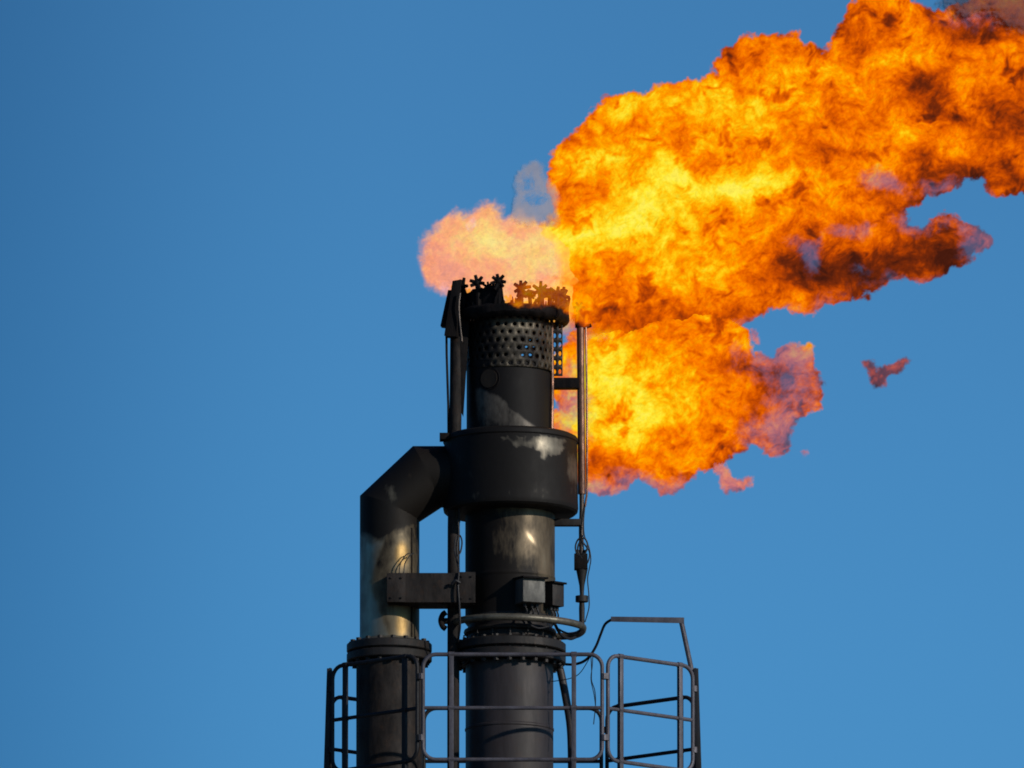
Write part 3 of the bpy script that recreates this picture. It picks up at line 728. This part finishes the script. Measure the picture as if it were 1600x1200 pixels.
def rail_panel(k):
    A, B = P8[k], P8[(k+1) % 8]
    t = thing('guard_rail_panel', names[k], 'guard rail', V(CX+(A[0]+B[0])/2, DECK, (A[1]+B[1])/2), 'guard rail panels round the platform')
    fp, Q, ln = frame_pts(A, B)
    rm_ = M['rail'] if k in (0, 1, 2) else M['rail2']  # left and back panels take the darker copy: shade put into the colour
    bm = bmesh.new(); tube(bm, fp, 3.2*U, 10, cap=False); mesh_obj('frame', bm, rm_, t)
    bm = bmesh.new(); tube(bm, [Q(6, MIDR), Q(ln-6, MIDR)], 3.0*U, 10); mesh_obj('mid_rail', bm, rm_, t)
    for u in (.17, .83):
        bm = bmesh.new()
        n = Vector((B[0]-A[0], B[1]-A[1])).normalized(); c = Q(u*ln, TOPR+1); e = Q(u*ln, DECK-1)
        s = Vector((n.x, n.y, 0)); w = Vector((-n.y, n.x, 0))
        hx, hy = 3.6*U, 3.0*U
        hexa(bm, [e-s*hx-w*hy, e+s*hx-w*hy, e+s*hx+w*hy, e-s*hx+w*hy, c-s*hx-w*hy, c+s*hx-w*hy, c+s*hx+w*hy, c-s*hx+w*hy], .003)
        mesh_obj('post', bm, rm_, t)
    for q, (u, py) in enumerate(((2, TOPR+34), (2, BOTR-34), (ln-2, TOPR+34), (ln-2, BOTR-34))):
        bm = bmesh.new(); p = Q(u, py); s = Vector(((B[0]-A[0]), (B[1]-A[1]), 0)).normalized()
        tube(bm, [p-Vector((0, 0, 4.5*U)), p+Vector((0, 0, 4.5*U))], 5.2*U, 8)
        mesh_obj('clip', bm, rm_, t)
    for u in (.17, .83):
        for py in (TOPR, MIDR, BOTR):
            bm = bmesh.new(); p = Q(u*ln, py); tube(bm, [p-s*4.5*U, p+s*4.5*U], 4.4*U, 8); mesh_obj('weld_collar', bm, rm_, t)
    return t
for k in range(8): rail_panel(k)
# heavy side posts (edge-on flats)
def side_post(sgn, label):
    t = thing('corner_post', label, 'post', V(CX+sgn*288, DECK, -SH), 'heavy corner posts of the railing')
    bm = bmesh.new()
    x0 = CX+sgn*285; x1 = CX+sgn*290.5
    hexa(bm, [V(x1-4.5, DECK, -SH-2), V(x1+4.5, DECK, -SH-2), V(x1+4.5, DECK, -SH+16), V(x1-4.5, DECK, -SH+16), V(x0-4.0, TOPR+2, -SH-2), V(x0+4.0, TOPR+2, -SH-2), V(x0+4.0, TOPR+2, -SH+16), V(x0-4.0, TOPR+2, -SH+16)], .003)
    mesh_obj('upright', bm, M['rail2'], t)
    bm = bmesh.new(); tube(bm, [V(x1, DECK-4, -SH+6), V(x1, DECK+2, -SH+6)], 12*U, 8); mesh_obj('foot_plate', bm, M['rail'], t)
side_post(1, 'heavy flat post at the right corner of the railing')
side_post(-1, 'heavy flat post at the left corner of the railing')

# ---- bent arm with a cable at its end
da = thing('davit_arm', 'thin bent arm rising above the right end of the railing', 'davit arm', V(1083, DECK, -120))
bm = bmesh.new()
a1 = VS(1083, 1062, -122); a2 = VS(1063, 967, -122)
tube(bm, [a1, a2], 4.0*U, 10); mesh_obj('mast', bm, M['rail'], da)
bm = bmesh.new(); hexa(bm, [VS(954, 970, -126), VS(1068, 972.5, -126), VS(1068, 972.5, -118), VS(954, 970, -118), VS(954, 962, -126), VS(1068, 963.5, -126), VS(1068, 963.5, -118), VS(954, 962, -118)], .003)
mesh_obj('arm', bm, M['rail'], da)
dc = thing('drooping_cable', 'black cable drooping from the tip of the bent arm down to the stack flange', 'cable', VS(955, 966, -120))
bm = bmesh.new(); tube(bm, smooth_path([VS(956, 966, -121), VS(945, 974, -115), VS(938, 990, -105), VS(931, 1008, -95), VS(921, 1024, -85), VS(910, 1033, -70), VS(896, 1037, -50), VS(884, 1037, -40)]), 2.2*U, 8); mesh_obj('cable', bm, M['rubber'], dc)
bm = bmesh.new()
tube(bm, smooth_path([VS(922, 1025, -85), VS(906, 1050, -70), VS(890, 1059, -50), VS(862, 1064, -30)]), .7*U, 5)
tube(bm, smooth_path([VS(923, 1024, -86), VS(924, 1045, -86), VS(924, 1062, -86), VS(929, 1078, -86), VS(930, 1100, -86), VS(927, 1130, -86)]), .8*U, 5)
tube(bm, smooth_path([VS(926, 1022, -86), VS(925, 1040, -85), VS(923, 1060, -85), VS(928, 1085, -86), VS(931, 1110, -86)]), .7*U, 5)
mesh_obj('loose_wire', bm, M['rubber'], dc)
# ================================================================== fire and smoke
def gas_material(name, emissive=True):
    m, nt, N, L = mat(name)
    out = N.new('ShaderNodeOutputMaterial')
    col = N.new('ShaderNodeAttribute'); col.attribute_name = 'glow'
    cov = N.new('ShaderNodeAttribute'); cov.attribute_name = 'cover'
    inv = N.new('ShaderNodeMath'); inv.operation = 'SUBTRACT'; inv.inputs[0].default_value = 1; L.new(cov.outputs['Fac'], inv.inputs[1])
    tr = N.new('ShaderNodeBsdfTransparent')
    if emissive:
        tc = N.new('ShaderNodeTexCoord'); nz_ = N.new('ShaderNodeTexNoise'); nz_.inputs['Scale'].default_value = 22; nz_.inputs['Detail'].default_value = 4; nz_.inputs['Roughness'].default_value = .7; nz_.inputs['Distortion'].default_value = .8
        L.new(tc.outputs['Object'], nz_.inputs['Vector'])
        mr = N.new('ShaderNodeMapRange'); mr.inputs[1].default_value = .3; mr.inputs[2].default_value = .7; mr.inputs[3].default_value = .86; mr.inputs[4].default_value = 1.14; L.new(nz_.outputs[0], mr.inputs[0])
        em = N.new('ShaderNodeEmission'); L.new(col.outputs['Color'], em.inputs[0]); L.new(mr.outputs[0], em.inputs[1])
        L.new(inv.outputs[0], tr.inputs[0])
        add = N.new('ShaderNodeAddShader'); L.new(em.outputs[0], add.inputs[0]); L.new(tr.outputs[0], add.inputs[1]); src = add
    else:
        df = N.new('ShaderNodeBsdfDiffuse'); L.new(col.outputs['Color'], df.inputs[0])
        nv = N.new('ShaderNodeCombineXYZ'); nv.inputs[0].default_value = .35; nv.inputs[1].default_value = -.75; nv.inputs[2].default_value = .55; L.new(nv.outputs[0], df.inputs['Normal'])   # smoke scatters evenly, whatever way its skin faces
        mx = N.new('ShaderNodeMixShader'); L.new(cov.outputs['Fac'], mx.inputs[0]); L.new(tr.outputs[0], mx.inputs[1]); L.new(df.outputs[0], mx.inputs[2]); src = mx
    t2 = N.new('ShaderNodeBsdfTransparent'); geo = N.new('ShaderNodeNewGeometry')
    mb = N.new('ShaderNodeMixShader'); L.new(geo.outputs['Backfacing'], mb.inputs[0]); L.new(src.outputs[0], mb.inputs[1]); L.new(t2.outputs[0], mb.inputs[2])
    L.new(mb.outputs[0], out.inputs[0])
    return m
MF = gas_material('burning_gas'); MS = gas_material('smoke_haze', False)
def gas_body(name, poly, heat, thin, seed, base, yc, tmax, m, parent=None, step=1.45, color=None, **kw):
    """closed billowing body of gas: outline in the drawing, inflated in depth round yc(px)"""
    P = np.array(poly, float); x0, y0 = P.min(0)-26; x1, y1 = P.max(0)+26
    xs = [x0]
    while xs[-1] < x1: xs.append(xs[-1]+step*(1 if xs[-1] < 1630 else 1+(xs[-1]-1630)*.03))
    ys = [y1]
    while ys[-1] > y0: ys.append(ys[-1]-step*(1 if ys[-1] > -30 else 1+(-30-ys[-1])*.04))
    X, Y = np.meshgrid(np.array(xs), np.array(ys))
    E, cover, d, h, t = gas(X, Y, poly, heat, thin, seed, base, **kw)
    if color is not None: E = np.broadcast_to(np.array(color), E.shape)*(1+.35*(h-base))[..., None]
    dd = np.clip(d, 0, None); Rm = tmax*1.35
    T = np.where(dd < Rm, np.sqrt(np.clip(2*Rm*dd-dd*dd, 0, None)), Rm)/1.35
    T = T*(1+.10*fbm(X, Y, 120, 2, seed+80)+.05*billow(X, Y, 40, 2, seed+81))
    YC = yc(X)
    keep = d > -1.2
    q = keep[:-1, :-1] | keep[1:, :-1] | keep[:-1, 1:] | keep[1:, 1:]
    used = np.zeros(X.shape, bool)
    used[:-1, :-1] |= q; used[1:, :-1] |= q; used[:-1, 1:] |= q; used[1:, 1:] |= q
    idx = -np.ones(X.shape, int); n = used.sum(); idx[used] = np.arange(n)
    px, py = X[used], Y[used]
    def pos(yd):
        dist = 1+yd*U/CAMD
        return np.stack([PX(800)+(px-800)*U*dist, yd*U, (TIP-((py-600)*dist-yd*SP)*U/CP)], -1)
    fr = pos((YC-T)[used]); bk = pos((YC+T)[used])
    co = np.concatenate([fr, bk]).astype(np.float32)
    a, b, c, e = idx[:-1, :-1][q], idx[:-1, 1:][q], idx[1:, 1:][q], idx[1:, :-1][q]
    F = np.concatenate([np.stack([a, b, c, e], -1), np.stack([a, e, c, b], -1)+n])
    # stitch the outline: front edge to back edge
    me = bpy.data.meshes.new(name)
    me.vertices.add(len(co)); me.vertices.foreach_set('co', co.ravel())
    me.loops.add(F.size); me.loops.foreach_set('vertex_index', F.ravel().astype(np.int32))
    me.polygons.add(len(F)); me.polygons.foreach_set('loop_start', np.arange(0, F.size, 4, dtype=np.int32)); me.polygons.foreach_set('loop_total', np.full(len(F), 4, np.int32))
    me.update(calc_edges=True)
    ca = me.attributes.new('glow', 'FLOAT_COLOR', 'POINT')
    g = np.concatenate([E[used], np.ones((n, 1))], -1); g = np.concatenate([g, g]).astype(np.float32); ca.data.foreach_set('color', g.ravel())
    va = me.attributes.new('cover', 'FLOAT', 'POINT'); cc = np.concatenate([cover[used]]*2).astype(np.float32); va.data.foreach_set('value', cc)
    me.polygons.foreach_set('use_smooth', np.ones(len(F), bool))
    me.materials.append(m)
    o = bpy.data.objects.new(name, me); COL.objects.link(o)
    if parent is not None:
        me.transform(Matrix.Translation(-world_loc(parent))); o.parent = parent
    return o
fl_ = thing('gas_flame', 'huge orange and yellow gas flame blown to the right from the stack tip', 'flame', V(800, 500, 60))
FRONT = [(788,446),(800,438),(850,436),(905,430),(940,455),(935,500),(912,516),(898,506),(884,490),(862,484),(838,482),(820,474),(800,478),(787,474)]
FH_ = [(900,470,30,40,-.1),(830,455,30,16,.0)]
FT = [(840,460,60,26,.9),(800,455,24,24,.5),(880,470,26,30,.35)]
gas_body('plume', PLUME, PH, PT, 11, .615, lambda x: 98+.22*(np.clip(x, 870, 2200)-870), 112, MF, fl_, edge_amp=7.5, fade=[(1030,552,175,24,1.3),(890,548,50,30,1.2),(862,418,20,46,.95)])
gas_body('lower_tongue', TONGUE, TH, TT, 57, .66, lambda x: 100+0*x, 78, MF, fl_, edge_amp=6)
gas_body('pale_puff', PUFF, PUFFH, PUFFT, 31, .68, lambda x: 40+.35*(np.clip(x, 800, 900)-800), 50, MF, fl_, pale=.32, edge_amp=6, soft=16, sharp=.32, airy=(.95, .10), fade=[(950,430,50,110,1.3)])
gas_body('rim_flame', FRONT, FH_, FT, 77, .56, lambda x: -105+0*x, 12, MF, fl_, pale=.25, edge_amp=5, soft=9, airy=(.9, .62))
for (poly, seed, base, pale, airy) in (
    ([(1348,556),(1366,556),(1374,570),(1394,570),(1408,554),(1422,560),(1410,590),(1386,602),(1362,598),(1352,580)], 91, .16, .34, (.45, .62)),
    ([(1102,724),(1126,720),(1138,734),(1154,742),(1170,732),(1184,740),(1168,764),(1138,768),(1118,754),(1106,740)], 93, .45, .55, (.6, .5)),
    ([(1250,702),(1262,700),(1266,708),(1256,714)], 97, .4, .7, (.85, .7)),
    ([(1174,508),(1184,510),(1190,526),(1184,534),(1176,524)], 99, .5, .6, (.85, .6))):
    w = gas_body('wisp', poly, [], [], seed, base, lambda x: 100+0*x, 14, MF, fl_, step=1.2, pale=pale, edge_amp=5, soft=7, airy=airy)
s1 = gas_body('smoke_puff', [(794,340),(798,300),(802,272),(814,256),(836,250),(856,258),(868,280),(874,310),(872,345),(850,362),(812,356)], [], [(838,300,22,30,.5),(815,275,14,14,.3)], 41, .5, lambda x: 8+0*x, 7, MS, None, color=(.36,.32,.35), pale=.30, edge_amp=6, soft=14, airy=(.95, .3))
tag(s1, 'small grey smoke puff between the pale flame over the tip and the main flame', 'smoke')
s2 = gas_body('smoke_trail', [(1452,6),(1480,-20),(1560,-60),(1700,-120),(1900,-200),(1950,-60),(1700,30),(1620,52),(1580,50),(1540,40),(1490,30)], [], [(1500,20,50,30,.3)], 43, .5, lambda x: 98+.22*(x-870)-120, 30, MS, None, color=(.068,.056,.068), pale=.3, edge_amp=9, soft=18, airy=(.75, .3))
tag(s2, 'dark smoke trailing along the top right of the flame', 'smoke')

# ================================================================== sky, sun, camera
SUN_EL, SUN_AZ = 21, 128          # azimuth clockwise from +Y: behind the viewer, to the right
w = bpy.data.worlds.new('World'); SC.world = w; w.use_nodes = True
nt = w.node_tree; N = nt.nodes; L = nt.links
for n in list(N): N.remove(n)
wo = N.new('ShaderNodeOutputWorld'); bg = N.new('ShaderNodeBackground'); L.new(bg.outputs[0], wo.inputs[0]); bg.inputs[1].default_value = .10
sk = N.new('ShaderNodeTexSky'); sk.sky_type = 'NISHITA'; sk.sun_disc = False; sk.sun_elevation = R(SUN_EL); sk.sun_rotation = R(SUN_AZ); sk.air_density = 1; sk.dust_density = .3; sk.ozone_density = 2.5; sk.altitude = 200
tcw = N.new('ShaderNodeTexCoord'); sp = N.new('ShaderNodeSeparateXYZ'); L.new(tcw.outputs['Generated'], sp.inputs[0])
mz = N.new('ShaderNodeMapRange'); mz.interpolation_type = 'SMOOTHSTEP'; mz.inputs[1].default_value = SP-.012; mz.inputs[2].default_value = SP+.018; mz.inputs[3].default_value = 0; mz.inputs[4].default_value = 1; L.new(sp.outputs[2], mz.inputs[0])
g1 = N.new('ShaderNodeMix'); g1.data_type = 'RGBA'; L.new(mz.outputs[0], g1.inputs[0]); g1.inputs[6].default_value = (*TINT_LO, 1); g1.inputs[7].default_value = (*TINT_HI, 1)
mxx = N.new('ShaderNodeMapRange'); mxx.interpolation_type = 'SMOOTHSTEP'; mxx.inputs[1].default_value = -.022; mxx.inputs[2].default_value = -.003; mxx.inputs[3].default_value = .0; mxx.inputs[4].default_value = 1; L.new(sp.outputs[0], mxx.inputs[0])
g2 = N.new('ShaderNodeMix'); g2.data_type = 'RGBA'; L.new(mxx.outputs[0], g2.inputs[0]); g2.inputs[6].default_value = (*TINT_LEFT, 1); g2.inputs[7].default_value = (1, 1, 1, 1)
m1 = N.new('ShaderNodeMix'); m1.data_type = 'RGBA'; m1.blend_type = 'MULTIPLY'; m1.inputs[0].default_value = 1; L.new(sk.outputs[0], m1.inputs[6]); L.new(g1.outputs[2], m1.inputs[7])
m2 = N.new('ShaderNodeMix'); m2.data_type = 'RGBA'; m2.blend_type = 'MULTIPLY'; m2.inputs[0].default_value = 1; L.new(m1.outputs[2], m2.inputs[6]); L.new(g2.outputs[2], m2.inputs[7])
L.new(m2.outputs[2], bg.inputs[0])
sd = bpy.data.lights.new('sun', 'SUN'); sd.energy = 3.0; sd.angle = R(.53); sd.color = (1, .93, .82)
so_ = bpy.data.objects.new('sun', sd); COL.objects.link(so_)
dirv = Vector((math.sin(R(SUN_AZ))*math.cos(R(SUN_EL)), math.cos(R(SUN_AZ))*math.cos(R(SUN_EL)), math.sin(R(SUN_EL))))
so_.rotation_euler = dirv.to_track_quat('Z', 'Y').to_euler(); so_.location = (60, -60, 90)
cd_ = bpy.data.cameras.new('camera'); cam = bpy.data.objects.new('camera', cd_); COL.objects.link(cam)
tgt = Vector((PX(800), 0, PZ(600))); cam.location = CAM+Vector((PX(800), 0, 0))
cam.rotation_euler = (tgt-cam.location).to_track_quat('-Z', 'Y').to_euler()
dist = (tgt-cam.location).length
cd_.sensor_width = 36; cd_.lens = 36*dist/(1600*U); cd_.clip_start = 1; cd_.clip_end = 20000
SC.camera = cam
SC.view_settings.view_transform = 'Standard'; SC.view_settings.look = 'None'; SC.view_settings.exposure = 0
SC.render.engine = 'CYCLES'
SC.cycles.transparent_max_bounces = 24; SC.cycles.max_bounces = 6; SC.cycles.use_denoising = True
SC.cycles.sample_clamp_indirect = 4
SC.render.film_transparent = False
SC.cycles.filter_width = 1.8
